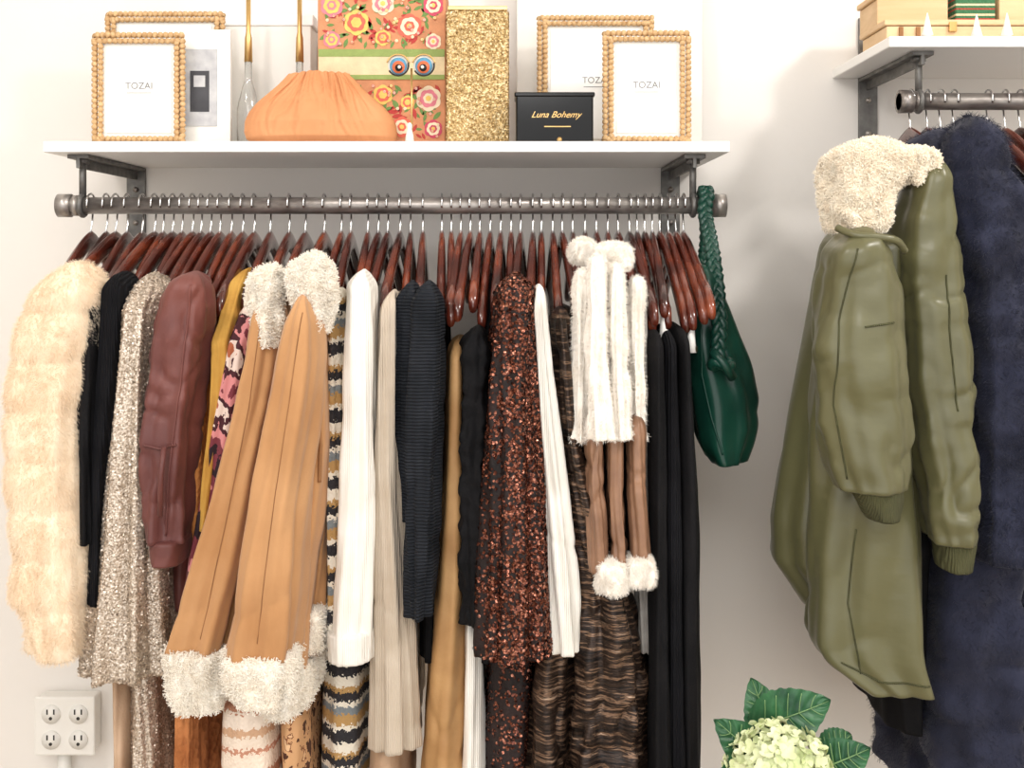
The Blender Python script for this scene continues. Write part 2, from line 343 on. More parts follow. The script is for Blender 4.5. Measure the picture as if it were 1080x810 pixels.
group('abstract_print_dress',[tube('body',[(286,254,264),(305,242,268),(400,222,262),(520,202,240),(600,186,228),(650,182,224)],1.48,.17,m_print,shoulder=.1,folds=7,amp=.007)])
# camel jackets
def sherpa(o,n,mat,L=.0070): return fur(o.name+'_pile',o,n,L,.00055,mat,curl=True)
ck=dict(amp=.006,noise=.003,ns=12,st=(1,1,.5),cr=.005,cs=8,cw=2.5,rnd=.045)
a1=tube('sleeve',[(304,270,288),(335,257,291),(380,250,290),(420,240,285),(500,222,266),(600,195,253),(692,168,233)],1.42,.055,m_camel,**ck)
a2=tube('cuff_lining',[(690,168,232),(700,164,235),(742,166,232),(755,174,228)],1.413,.064,m_sherpa,amp=.002,noise=.005,ns=45,rnd=.006)
a3=tube('collar',[(280,272,292),(296,260,297),(325,261,292),(350,271,288),(364,277,284)],1.42,.03,m_sherpa,noise=.004,ns=40,st=(1,1,1))
a4=tube('body',[(300,274,294),(420,260,294),(600,230,285),(700,215,270)],1.54,.17,m_camel,shoulder=.1)
sa=[seamline('seam',a1,[(276,330),(262,430),(240,540),(208,686)],1.42,m_seam,.0007)]
group('camel_shearling_jacket',[o for o in [a1,a2,a3,a4,sherpa(a2,15000,m_sherpa),sherpa(a3,11000,m_sherpa)]+sa if o])
c1=tube('sleeve',[(310,304,324),(340,294,332),(380,287,334),(420,281,330),(480,270,322),(560,254,314),(640,241,309),(702,228,303)],1.36,.055,m_camel,**ck)
c2=tube('sleeve_cuff',[(698,230,302),(710,227,305),(738,229,305),(749,240,302)],1.353,.064,m_sherpa,amp=.002,noise=.005,ns=45,rnd=.006)
c3=tube('collar',[(267,318,336),(282,302,347),(312,301,348),(336,316,343),(350,325,337)],1.40,.035,m_sherpa,noise=.004,ns=40,st=(1,1,1))
c4=tube('body',[(308,322,336),(345,316,341),(400,314,344),(470,312,347),(560,296,342),(640,280,330),(715,264,324)],1.43,.10,m_camel,amp=.004,cr=.005,cs=9,cw=3)
c5=tube('hem_lining',[(710,264,322),(724,261,325),(748,263,324),(760,270,316)],1.42,.11,m_sherpa,amp=.002,noise=.005,ns=45,rnd=.006)
c6=tube('back_sleeve',[(440,322,345),(560,316,345),(645,313,341)],1.48,.05,m_camel)
c7=tube('back_sleeve_cuff',[(644,315,339),(652,312,341),(688,314,338)],1.46,.055,m_sherpa,noise=.004,ns=45,rnd=.006)
scm=[seamline('seam',c1,[(318,330),(306,420),(290,520),(268,694)],1.36,m_seam,.0007),seamline('armhole_seam',c4,[(328,340),(336,380),(340,420)],1.43,m_seam,.0009),
 seamline('pocket_welt',c4,[(334,430),(338,470),(336,512)],1.43,m_seam,.003)]
group('camel_shearling_jacket',[o for o in [c1,c2,c3,c4,c5,c6,c7,sherpa(c2,16000,m_sherpa),sherpa(c3,14000,m_sherpa),sherpa(c5,12000,m_sherpa),sherpa(c7,8000,m_sherpa)]+scm if o])
group('pink_patterned_sweater',[tube('body',[(735,222,290),(880,220,294)],1.46,.12,m_pinkknit,amp=.005)])
group('leopard_knit_top',[tube('body',[(735,290,320),(880,290,322)],1.47,.14,m_leop)])
group('fair_isle_sweater',[tube('sleeve',[(304,348,360),(325,339,362),(400,338,361),(550,342,362),(690,344,364)],1.47,.05,m_fair),
  tube('body',[(310,350,368),(500,345,375),(690,334,389),(770,330,389),(880,326,385)],1.52,.17,m_fair,shoulder=.1)])
w1=tube('sleeve',[(284,374,384),(300,361,390),(400,358,392),(550,350,392),(672,340,391),(702,342,389)],1.45,.05,m_white,amp=.005,noise=.003,cr=.005,cs=10)
w2=tube('body',[(300,372,392),(500,366,394),(660,360,394)],1.55,.16,m_white,shoulder=.1)
w3=tube('cuff',[(670,339,392),(703,341,390)],1.446,.052,m_white,folds=20,amp=.001,noise=0,rnd=.004)
group('white_knit_sweater',[w1,w2,w3])
group('greige_knit_cardigan',[tube('sleeve',[(306,406,418),(325,397,421),(500,392,420),(650,390,432),(796,389,439)],1.47,.05,m_greige,folds=6,amp=.006,cr=.004),
  tube('body',[(310,402,422),(600,396,430),(796,392,436)],1.57,.15,m_greige,shoulder=.1)])
group('beige_slip_skirt',[tube('skirt',[(780,385,428),(900,380,426)],1.5,.12,m_tan)])
group('dark_knit_pullover',[tube('sleeve',[(296,428,438),(318,414,444),(450,410,438),(550,419,436)],1.48,.04,m_char,amp=.006),tube('body',[(302,426,442),(600,420,440)],1.56,.15,m_char,shoulder=.1)])
group('charcoal_ribbed_sweater',[tube('sleeve',[(296,444,456),(318,429,465),(450,424,466),(560,426,459),(655,428,451)],1.44,.045,m_char,amp=.005,cr=.005),
  tube('body',[(302,444,466),(600,440,462),(700,440,460)],1.53,.17,m_black,shoulder=.1)])
group('camel_trousers',[tube('leg',[(360,470,490),(500,464,490),(650,455,489),(880,438,486)],1.48,.12,m_pants,folds=3,amp=.006,cr=.004)])
group('black_lace_blouse',[tube('sleeve',[(345,494,512),(365,484,517),(450,482,515),(600,484,513),(662,488,511)],1.46,.05,m_black,noise=.005,ns=40,st=(1,1,1),cr=.006,cs=16),
  tube('body',[(290,505,524),(400,498,526),(700,500,522)],1.52,.16,m_black,shoulder=.1)])
group('ivory_slip_skirt',[tube('skirt',[(650,488,508),(880,480,512)],1.5,.1,m_white)])
q1=tube('body',[(288,538,550),(308,522,564),(400,515,567),(450,513,569),(600,506,576),(690,503,580),(702,505,578)],1.42,.075,m_copbase,folds=6,amp=.008)
q2=tube('back_body',[(295,530,560),(600,520,572),(700,512,570),(880,505,560)],1.50,.17,m_copbase,shoulder=.1)
def kp(P):
    u=(P[:,0]-X(512,1.42))/(X(570,1.42)-X(512,1.42)); nz=np.array([mnoise.noise(Vector(p)*28) for p in P]); return RNG.random(len(P))<np.clip(.40+u*1.1+nz*.9,.2,1)
group('copper_sequin_jacket',[q1,q2,discs('sequins',q1,27000,.0021,m_copper,.4,keep=kp),discs('sequins_back',q2,24000,.0021,m_copper,.4,keep=kp)])
group('ivory_blouse',[tube('sleeve',[(300,564,574),(330,560,578),(450,565,590),(600,572,608),(692,580,615)],1.455,.035,m_white,amp=.006,cr=.004),
 tube('body',[(300,566,580),(500,568,596),(690,575,605)],1.55,.15,m_white,shoulder=.08)])
group('bronze_metallic_gown',[tube('bodice',[(325,584,602),(450,588,615),(520,596,632),(620,612,660),(700,604,684),(880,596,694)],1.46,.09,m_lame,folds=6,amp=.010,noise=.005,ns=25,st=(1,1,.6),cr=.012,cs=14),
 tube('train',[(660,575,606),(740,556,606),(880,545,602)],1.48,.09,m_lame,folds=4,amp=.009,cr=.01,cs=14),
 tube('back_panel',[(325,584,612),(600,600,670),(880,565,690)],1.58,.15,m_lame,shoulder=.1)])
wf=[];hr=[]
for i,rw in enumerate([[(282,609,621),(300,607,623),(466,606,619)],[(268,623,637),(300,622,640),(400,621,643),(464,624,650)],[(276,645,657),(300,644,660),(400,646,660),(464,648,664)],[(290,666,680),(330,665,679),(465,668,681)]]):
    o=tube('fur_strip',rw,[1.45,1.41,1.42,1.46][i],.02,m_whfur,noise=.003,ns=50,bands=(.07,.002),rnd=.01); wf.append(o); hr.append(fur('strip_fur',o,7500,.0048,.0003,m_whfur,jit=.6))
for i,(x0,x1,y) in enumerate([(617,639,606),(641,659,600),(662,684,600)]):
    wf.append(tube('leather_sleeve',[(440,x0,x1),(520,x0+1,x1),(y,x0+6,x1+4)],1.44,.03,m_leather,amp=.002,cr=.005,cs=18))
for rw,d in (([(596,634,659),(603,630,663),(621,631,663),(627,636,660)],1.42),([(591,666,688),(598,661,692),(613,662,692),(618,667,689)],1.43),([(252,609,621),(257,605,628),(270,605,628),(276,609,623)],1.5),([(256,636,662),(261,629,667),(275,630,668),(282,637,664)],1.46)):
    o=tube('fur_trim',rw,d,.027,m_whfur,noise=.003,ns=50,rnd=.006,hem=.85,p=3.5); wf.append(o); hr.append(fur('trim_fur',o,6500,.0055,.0003,m_whfur,jit=.6))
group('white_fur_trim_leather_coat',wf+hr+[tube('lining',[(300,612,668),(600,625,680)],1.52,.12,m_copbase,shoulder=.08)])
group('grey_knit_top',[tube('sleeve',[(310,666,680),(330,664,684),(500,670,688),(690,676,692)],1.5,.03,m_grey),tube('body',[(305,676,690),(640,678,694)],1.56,.15,m_grey,shoulder=.08)])
group('black_trousers',[tube('leg_1',[(348,686,702),(500,686,706),(880,690,712)],1.46,.10,m_black,folds=4,amp=.005),tube('leg_2',[(348,702,716),(500,700,722),(880,706,730)],1.47,.12,m_blackknit,folds=4)])
group('black_wide_leg_trousers',[tube('leg_1',[(345,714,732),(480,714,742),(520,716,744),(880,718,744)],1.48,.12,m_black,folds=4,amp=.005),tube('leg_2',[(350,712,728),(600,708,736),(880,706,736)],1.6,.1,m_black,folds=3)])
# ---------------------------------------------------------------- green bag
bd=1.58
g1=tube('bag_body',[(278,738,752),(300,732,762),(340,730,778),(390,730,794),(425,732,804),(450,735,804),(472,741,798),(492,754,790)],bd,.055,m_green,folds=3,amp=.006,noise=.003,ns=12,st=(1,1,.7),p=2.2,rnd=.03,hem=.85,cr=.006,cs=7,cw=3)
def crv(P,n=12):
    out=[];Q=[P[0]]+P+[P[-1]]
    for i in range(1,len(Q)-2):
        for k in range(n):
            t=k/n; a,b,c,d=Q[i-1],Q[i],Q[i+1],Q[i+2]
            out.append(.5*((2*b)+(c-a)*t+(2*a-5*b+4*c-d)*t*t+(3*b-3*c+d-a)*t**3))
    out.append(P[-1]); return out
def braid(name,pts,w,r,pitch):
    C=crv([Vector(p) for p in pts],16); o=[]; arc=[0]
    for i in range(1,len(C)): arc.append(arc[-1]+(C[i]-C[i-1]).length)
    for k in range(3):
        P=[]
        for i,c in enumerate(C):
            ph=2*math.pi*(arc[i]/pitch+k/3); P.append(c+Vector((w*math.sin(ph),.6*r*math.sin(2*ph),0)))
        o.append(sweep(name,P,r,m_green,10))
    return o
st=braid('strap_strand',[(X(756,1.57),1.565,Z(385,1.57)),(X(759,1.57),1.575,Z(330,1.57)),(X(752,1.62),1.62,Z(270,1.62)),(X(745,1.68),1.69,Z(225,1.69)),(X(744,1.72),1.707,Z(207,1.71)),(X(744,1.73),1.73,Z(199,1.73)),(X(744,1.74),1.752,Z(208,1.75)),(X(746,1.76),1.765,Z(250,1.76)),(X(742,1.66),1.68,Z(295,1.68))],.0070,.0056,.045)
kn=[sweep('strap_knot',[(X(760,1.57)+.014*math.cos(a),1.566+.010*math.sin(a),Z(384,1.57)+.004*math.sin(2*a)) for a in np.linspace(0,2*math.pi,24)],.007,m_green,10),
    sweep('strap_knot',[(X(750,1.57),1.56,Z(370,1.57)),(X(762,1.57),1.552,Z(384,1.57)),(X(772,1.57),1.565,Z(398,1.57))],.007,m_green,10)]
sg_=[seamline('bag_gusset_seam',g1,[(740,345),(741,395),(750,440),(762,482)],bd,m_green,.0016)]
group('green_leather_hobo_bag',[o for o in [g1]+st+kn+sg_ if o])
# ---------------------------------------------------------------- right rack garments
o1=tube('collar_pile',[(143,916,950),(152,898,972),(168,886,980),(200,881,956),(225,884,944),(240,891,938)],1.40,.055,m_sherpa2,noise=.006,ns=26,st=(1,1,1),cr=.01,cs=12)
o1b=tube('collar_tail',[(154,960,984),(163,955,997),(176,958,997),(190,964,980)],1.42,.035,m_sherpa2,noise=.005,ns=40,st=(1,1,1))
kw=dict(amp=.003,noise=.004,ns=13,st=(1,1,1.2),cr=.0055,cs=10,cw=3,cd=(1,1,1.7),seg=96,step=.004)
o2=tube('sleeve',[(236,902,940),(262,885,955),(300,877,962),(370,870,970),(450,876,974),(500,886,972),(522,896,966)],1.36,.06,m_olive,rnd=.04,**kw)
o3=tube('sleeve_cuff',[(514,902,962),(530,912,962),(552,924,956)],1.365,.04,m_olive2,amp=.001,noise=.001,rnd=.008)
o4=tube('back_panel',[(238,893,935),(400,861,940),(560,829,940),(604,830,940),(652,866,940)],1.53,.08,m_olive,folds=4,amp=.008,noise=.003,ns=10,cr=.005,cs=7,cw=3,smk=.02,seg=96)
o4b=tube('front_panel',[(240,900,972),(330,880,982),(450,872,986),(600,868,988),(690,866,991),(706,876,992),(738,925,993)],1.45,.07,m_olive,folds=4,amp=.009,noise=.004,ns=10,st=(1,1,.6),cr=.006,cs=7,cw=3,smk=.02,seg=96)
o8=sweep('hood_edge',crv([Vector((X(a,1.38),dd,Z(b,1.38))) for a,b,dd in [(888,240,1.40),(902,248,1.378),(925,250,1.375),(945,254,1.378),(960,264,1.40)]],6),.005,m_olive,8)
so_=[seamline('sleeve_seam',o2,[(905,262),(888,340),(884,430),(900,515)],1.36,m_olive2,.0012),seamline('front_seam',o4b,[(905,560),(898,640),(912,720)],1.45,m_olive2,.0012),
 seamline('pocket_seam',o2,[(912,345),(946,340)],1.36,m_olive2,.0014),seamline('hem_seam',o4b,[(890,702),(930,722),(988,724)],1.45,m_olive2,.0014)]
group('olive_bomber_jacket',[o for o in [o1,o2,o3,o4,o4b,o8,fur('collar_curls',o1,42000,.0070,.0006,m_sherpa2,curl=True)]+so_ if o])
o5=tube('sleeve',[(160,992,1006),(180,976,1014),(230,960,1022),(300,958,1030),(400,966,1038),(500,982,1045),(560,990,1046),(578,996,1042)],1.41,.055,m_olive,rnd=.04,**kw)
o6=tube('sleeve_cuff',[(572,999,1041),(606,1003,1031)],1.42,.04,m_olive2,amp=.001,noise=.001,rnd=.008)
o9=tube('body',[(175,985,1010),(300,975,1030),(560,985,1030),(596,988,1020)],1.55,.14,m_olive,shoulder=.1)
s5=seamline('pocket_seam',o5,[(1000,290),(1004,360),(1012,440)],1.41,m_olive2,.0012)
group('olive_bomber_jacket',[o for o in [o1b,o5,o6,o9,s5,fur('collar_tail_curls',o1b,13000,.0065,.0006,m_sherpa2,curl=True)] if o])
n1=tube('sleeve',[(116,1024,1052),(140,1008,1078),(200,1014,1098),(400,1042,1105),(600,1045,1110)],1.44,.055,m_navy,bands=(.075,.008),noise=.008,rnd=.04,ns=16,st=(1,1,1))
n2=tube('body',[(120,1022,1060),(160,1004,1090),(400,1010,1110),(590,1004,1112),(620,996,1110),(880,988,1110)],1.5,.17,m_navy,shoulder=.1,bands=(.085,.007),noise=.010,ns=14,st=(1,1,1),folds=5,amp=.008)
group('navy_faux_fur_coat',[n1,n2,fur('sleeve_fur',n1,26000,.008,.0003,m_navy,jit=.8),fur('body_fur',n2,38000,.008,.0003,m_navy,jit=.8)])
group('black_long_top',[tube('body',[(560,955,992),(735,942,985),(776,944,984)],1.56,.12,m_black)])
group('black_coat',[tube('drape',[(150,1140,1170),(250,1128,1200),(880,1128,1220)],1.52,.18,m_black,shoulder=.1)])
# ---------------------------------------------------------------- shelf items
ST=Z0+.1772
def text(name,s,x,y,z,size,mat,shear=0):
    cu=bpy.data.curves.new(name,'FONT'); cu.body=s; cu.size=size; cu.align_x='CENTER'; cu.extrude=.0002; cu.shear=shear; cu.materials.append(mat)
    o=link(bpy.data.objects.new(name,cu)); o.location=(x,y,z); o.rotation_euler=(math.pi/2,0,0); return o
def rframe(x0,x1,ytop,d,label=True):
    a,b=X(x0,d),X(x1,d); zt=Z(ytop,d); o=[]
    def bar(p,q):
        p=Vector(p);q=Vector(q); Ln=(q-p).length; n=int(Ln/.0011); dirn=(q-p).normalized(); side=dirn.cross(Vector((0,1,0)))
        for s in(-1,1):
            P=[];R=[]
            for i in range(n+1):
                t=i/n*Ln; w=t*2*math.pi/.0085+s*1.1; P.append(p+dirn*t+side*s*(.0040+.0008*math.cos(w))+Vector((0,-.0016*math.cos(w),0))); R.append(.0038+.0014*math.cos(w))
            o.append(sweep('woven_bar',P,R,m_rattan,8))
    x0_,x1_=a+.008,b-.008; z0_,z1_=ST+.008,zt-.008
    bar((x0_,d,z0_),(x0_,d,z1_));bar((x1_,d,z0_),(x1_,d,z1_));bar((x0_-.007,d,z0_),(x1_+.007,d,z0_));bar((x0_-.007,d,z1_),(x1_+.007,d,z1_))
    parts=[join('woven_frame',o),box('insert',x0_,x1_,d+.003,d+.008,z0_,z1_,m_paper,0)]
    cx=(a+b)/2; cz=(ST+zt)/2
    parts.append(box('mat_edge',x0_+.014,x1_-.014,d+.001,d+.0035,z0_+.014,z1_-.014,m_shelf,.001))
    if label:
        parts.append(text('insert_print','TOZAI',cx,d+.0006,cz+.002,.015,m_ink)); parts.append(box('print_line',cx-.02,cx+.02,d+.0003,d+.0015,cz-.005,cz-.004,m_ink,0))
    parts.append(box('easel_back',cx-.012,cx+.012,d+.008,d+.03,ST,ST+.09,m_rattan))
    group('rattan_picture_frame',parts)
rframe(112,237,13,1.86); rframe(98,195,35,1.77)
rframe(567,689,17,1.86); rframe(636,728,33,1.77)
d=1.80;wp=[box('frame',X(186,d),X(243,d),d,d+.012,ST,Z(31,d),m_plastic),box('print',X(194,d),X(229,d),d-.002,d+.001,Z(133,d),Z(52,d),m_lgrey,0),box('print_door',X(201,d),X(221,d),d-.003,d,Z(118,d),Z(75,d),m_dark,0)]
wp.append(box('print_arch',X(205,d),X(217,d),d-.004,d,Z(92,d),Z(80,d),m_lgrey,0))
group('white_picture_frame',wp)
group('white_canvas_board',[box('board',X(545,1.93),X(740,1.93),1.925,1.945,ST,Z(-30,1.93),m_paper)])
d=1.92;group('white_storage_box',[box('box',X(195,d),X(330,d),1.90,1.96,ST,Z(20,d),m_paper),box('lid',X(192,d),X(333,d),1.896,1.964,Z(30,d),Z(18,d),m_shelf)])
for px in(262,316):
    d=1.84; cx=X(px,d); prof=[(ST,.001),(ST,.016),(ST+.004,.019),(ST+.07,.019),(ST+.10,.012),(ST+.12,.006),(ST+.17,.006)]
    V=[];Fc=[];sg=24
    for z,r in prof:
        for k in range(sg): V.append((cx+r*math.cos(2*math.pi*k/sg),d+r*math.sin(2*math.pi*k/sg),z))
    for i in range(len(prof)-1):
        for k in range(sg): Fc.append((i*sg+k,i*sg+(k+1)%sg,(i+1)*sg+(k+1)%sg,(i+1)*sg+k))
    Fc.append(tuple(range((len(prof)-1)*sg,len(prof)*sg)))
    group('glass_bottle',[mesh('bottle',V,Fc,m_glass),sweep('gold_stopper',[(cx,d,ST+.15),(cx,d,ST+.19),(cx,d,ST+.2),(cx,d,ST+.27)],[.007,.006,.004,.004],m_gold,16)])
# clutch: soft slouchy gathered pouch, creases radiating from the clasp
def clutch():
    d=1.70; cx=X(332,d); cy=d+.055; W=X(415,d)-X(332,d); H=Z(66,d)-Z(148,d); nu,nv=300,90; V=[];Fc=[]
    prof=[(0,.90),(.05,.97),(.15,1.0),(.3,.99),(.42,.94),(.55,.84),(.68,.70),(.8,.57),(.9,.48),(.96,.43),(1,.38)]
    for j in range(nv):
        v=j/(nv-1)
        al=np.interp(v-.03,[p[0] for p in prof],[p[1] for p in prof])*W; ar=np.interp(v+.03,[p[0] for p in prof],[p[1] for p in prof])*W
        b=np.interp(v,[0,.1,.3,.6,.85,1],[.035,.050,.055,.042,.020,.010])
        for i in range(nu):
            th=2*math.pi*i/nu; c=math.cos(th); s=math.sin(th); a=ar if c>0 else al
            x=a*math.copysign(abs(c)**.85,c); y=b*math.copysign(abs(s)**.9,s)
            u=x/a
            wob=mnoise.noise(Vector((u*3,v*1.2,2)))*.25
            n1=mnoise.noise(Vector(((u+wob)*5.2,v*.7,7))); n2=mnoise.noise(Vector(((u+wob)*10,v*1.0,3)))
            pl=-max(0,1-abs(n1)*3.5)**1.6*1.1-max(0,1-abs(n2)*3.5)**1.6*.55
            sag=mnoise.noise(Vector((u*1.8,v*2.6+u*u*1.5,11)))
            e=min(1,.12+v*1.25)
            f=.0085*e*pl*abs(s)**.5*(1-.5*v**6)+.007*(1-v)*sag
            top=.0035*math.cos(u*1.5)*v**2+.005*v**5*mnoise.noise(Vector((u*5,0,1)))
            V.append((cx+x,cy+y+s*f,ST+.0008+v*(H-.006)+top))
    for j in range(nv-1):
        for i in range(nu): Fc.append((j*nu+i,j*nu+(i+1)%nu,(j+1)*nu+(i+1)%nu,(j+1)*nu+i))
    Fc.append(tuple(range(nu))[::-1]); Fc.append(tuple(range((nv-1)*nu,nv*nu)))
    return mesh('pouch',V,Fc,m_clutch)
group('apricot_gathered_clutch',[clutch()])
# floral box
d=1.80; fb=[box('box_body',X(335,d),X(470,d),d,d+.09,ST,Z(-12,d),flat('floral_ground',(214,148,106)),.002)]
fb.append(box('cream_band',X(336,d),X(469,d),d-.0015,d+.001,Z(82,d),Z(54,d),flat('band_cream',(232,212,172)),0))
fb.append(box('green_band',X(336,d),X(469,d),d-.002,d+.001,Z(60,d),Z(52,d),flat('band_green',(150,168,96)),0))
fb.append(box('green_band_low',X(336,d),X(469,d),d-.002,d+.001,Z(84,d),Z(79,d),flat('band_green2',(150,168,96)),0))
cols=[flat('f_pink',(232,136,150)),flat('f_yellow',(242,204,110)),flat('f_cream',(248,230,198)),flat('f_coral',(228,110,90)),flat('f_rose',(206,80,104))]
fgreen=flat('f_green',(112,146,78)); fred=flat('f_red',(190,66,60))
def flower(cx,cz,r,y,c1,c2,c3,pet=6):
    o=[]
    for j,(rr,c) in enumerate(((r,c1),(r*.72,c2),(r*.42,c1),(r*.22,c3))):
        n=48; V=[(cx,y-.0006*(j+1),cz)]+[(cx+rr*(1+.14*abs(math.sin(pet*a/2+j)))*math.cos(a),y-.0006*(j+1),cz+rr*(1+.14*abs(math.sin(pet*a/2+j)))*math.sin(a)) for a in np.linspace(0,2*math.pi,n,endpoint=False)]
        o.append(mesh('fl',V,[(0,1+k,1+(k+1)%n) for k in range(n)],c,False))
    return o
def leaf2d(cx,cz,r,a0,y,mt):
    V=[(cx+math.cos(a0)*r*t-math.sin(a0)*w*r,y-.0004,cz+math.sin(a0)*r*t+math.cos(a0)*w*r) for t,w in [(-1,0),(-.4,.35),(.3,.35),(1,0),(.3,-.35),(-.4,-.35)]]
    return mesh('lf',V,[tuple(range(6))],mt,False)
fl=[]
for band in((-8,48),(90,144)):
    for i in range(130):
        px=random.uniform(341,463); py=random.uniform(*band); fl.append(leaf2d(X(px,d),Z(py,d),random.uniform(.006,.010),random.random()*6,d-.0001*(i%4),fgreen if i%5<3 else fred))
k=0
for (px,py,r) in [(350,6,.020),(376,24,.022),(404,4,.020),(432,28,.022),(458,6,.018),(350,42,.015),(404,40,.014),(460,44,.014),(384,-8,.016),(350,104,.020),(380,130,.021),(404,100,.017),(452,104,.022),(424,134,.018),(460,136,.016),(350,138,.016),(430,108,.012)]:
    a=cols[k%5]; b=cols[(k*2+1)%5]; k+=1
    fl+=flower(X(min(px,457),d),Z(py,d),r*.85,d-.0006,a,b if b!=a else cols[2],cols[1])
for i in range(90):
    px=random.uniform(340,464); py=random.choice([random.uniform(-8,48),random.uniform(88,144)]); fl+=flower(X(px,d),Z(py,d),.0024,d-.0030,cols[i%5],cols[2],cols[1],5)[:2]
fb.append(join('embroidered_flowers',fl)); group('floral_embroidered_box_bag',fb)
d=1.76
gp=box('case',X(471,d),X(536,d),d,d+.04,ST,Z(11,d),m_goldbead,.003); gl=box('case_lid',X(472,d),X(535,d),d+.0005,d+.0395,Z(10.5,d),Z(6,d),m_gold,.001)
group('gold_beaded_box_clutch',[gp,gl,discs('beads',gp,9000,.0013,m_goldbead,.45)])
# eye ornament
d=1.73;eo=[]
c_b=flat('e_blue',(104,166,200),.3);c_k=flat('e_black',(24,22,24),.3);c_o=flat('e_orange',(230,120,80),.3);c_w=flat('e_white',(244,240,230),.3)
for px,sx in((420,1),(447,-1)):
    cx=X(px,d);cz=Z(69,d)
    for j,(r,c,dx,dz) in enumerate(((.0165,c_w,0,0),(.0135,c_b,.0,-.001),(.0100,c_o,.0005*sx,-.003),(.0058,c_k,.001*sx,-.004),(.0026,c_w,.002*sx,-.003))):
        eo.append(cyl('eye_ring',(cx+dx,d-.001*j,cz+dz),(cx+dx,d+.004-.001*j,cz+dz),r,c,32))
    eo.append(sweep('frame_arc',[(cx+.0165*math.cos(a),d-.002,cz+.0165*math.sin(a)) for a in np.linspace(-2.6,.2,24)],.0014,c_k,8))
    eo.append(sweep('lash_brow',[(cx+.018*math.cos(a),d-.002,cz+.017*math.sin(a)) for a in np.linspace(.2,2.9,20)],.0013,m_gold,8))
eo.append(cyl('stem',(X(434,d),d+.002,ST),(X(434,d),d+.002,Z(72,d)),.0018,m_gold,12))
eo.append(cyl('base',(X(434,d),d+.002,ST),(X(434,d),d+.002,ST+.004),.014,m_gold,32))
group('eyeglass_ornament',eo)
d=1.695;x=X(432,d);group('white_tassel_charm',[sweep('tassel',[(x,d,ST),(x,d,ST+.010),(x,d,ST+.020),(x,d,ST+.023),(x,d,ST+.027),(x,d,ST+.030)],[.007,.006,.0035,.004,.004,.0015],m_plastic,16)])
d=1.70;group('black_gift_box',[box('base',X(544,d),X(626,d),d,d+.06,ST,Z(100,d),m_blackbox,.003),box('lid',X(542.5,d),X(627.5,d),d-.001,d+.062,Z(102,d),Z(97,d),m_blackbox,.002),
 text('script_print','Luna Bohemy',X(586,d),d-.0008,Z(124,d),.0140,m_gold,.5),box('print_line',X(574,d),X(602,d),d-.0012,d+.001,Z(134,d),Z(133,d),m_gold,0),
 cyl('gold_seal',(X(590,d),d-.003,ST+.004),(X(590,d),d,ST+.004),.004,m_gold,16)])
# right shelf items
S2=Z0+.3392; d=1.75
wb=[box('box_1',X(935,d),X(1110,d),d,d+.12,S2,S2+.030,m_woodbox),box('lid_1',X(932,d),X(1112,d),d-.003,d+.123,S2+.031,S2+.040,m_woodbox),
    box('clasp',X(1000,d),X(1008,d),d-.006,d,S2+.02,S2+.036,m_gold,.001)]
for px in(948,966,1090): wb.append(box('inlay',X(px,d),X(px+4,d),d-.0035,d+.001,S2+.003,S2+.028,m_seam,0))
group('wooden_keepsake_box',wb)
plaid=stripes('tartan',60,[(0,(60,112,76)),(.4,(172,60,54)),(.55,(60,112,76)),(.8,(226,206,170))],zig=0,zf=1)
d=1.80
group('wooden_keepsake_box',[box('box',X(925,d),X(1000,d),d,d+.09,S2+.0405,S2+.085,m_woodbox),box('lid',X(922,d),X(1003,d),d-.003,d+.093,S2+.0855,S2+.095,m_woodbox)])
group('tartan_gift_box',[box('box',X(1008,d),X(1050,d),d,d+.09,S2+.0405,S2+.10,plaid)])
group('wooden_keepsake_box',[box('box',X(1054,d),X(1120,d),d,d+.09,S2+.0405,S2+.09,m_woodbox)])
for px,dd in((978,1.70),(1030,1.71),(1062,1.70)):
    x=X(px,dd); group('white_ceramic_tree',[sweep('tree',[(x,dd,S2),(x,dd,S2+.004),(x,dd,S2+.005),(x,dd,S2+.02),(x,dd,S2+.034),(x,dd,S2+.04)],[.006,.006,.009,.005,.002,.0006],m_plastic,20)])
# ---------------------------------------------------------------- outlet
oo=[box('surface_box',X(38,1.94),X(98,1.94),1.94,WALL,Z(795,1.94),Z(737,1.94),m_plastic,.004),box('cover_plate',X(36,1.935),X(100,1.935),1.934,1.94,Z(797,1.935),Z(735,1.935),m_plastic,.003)]
for px in(54,83):
    for py in(753,780):
        cx=X(px,1.934);cz=Z(py,1.934)
        oo.append(cyl('receptacle',(cx,1.931,cz),(cx,1.935,cz),.0165,m_plastic,32))
        for dx in(-.006,.006): oo.append(box('slot',cx+dx-.0013,cx+dx+.0013,1.9303,1.932,cz,cz+.009,m_slot,0))
        oo.append(cyl('ground_hole',(cx,1.9303,cz-.007),(cx,1.932,cz-.007),.003,m_slot,12))
oo.append(cyl('conduit',(X(68,1.96),1.96,.12),(X(68,1.96),1.96,Z(795,1.94)),.011,m_plastic,20))
group('electrical_outlet_box',oo)
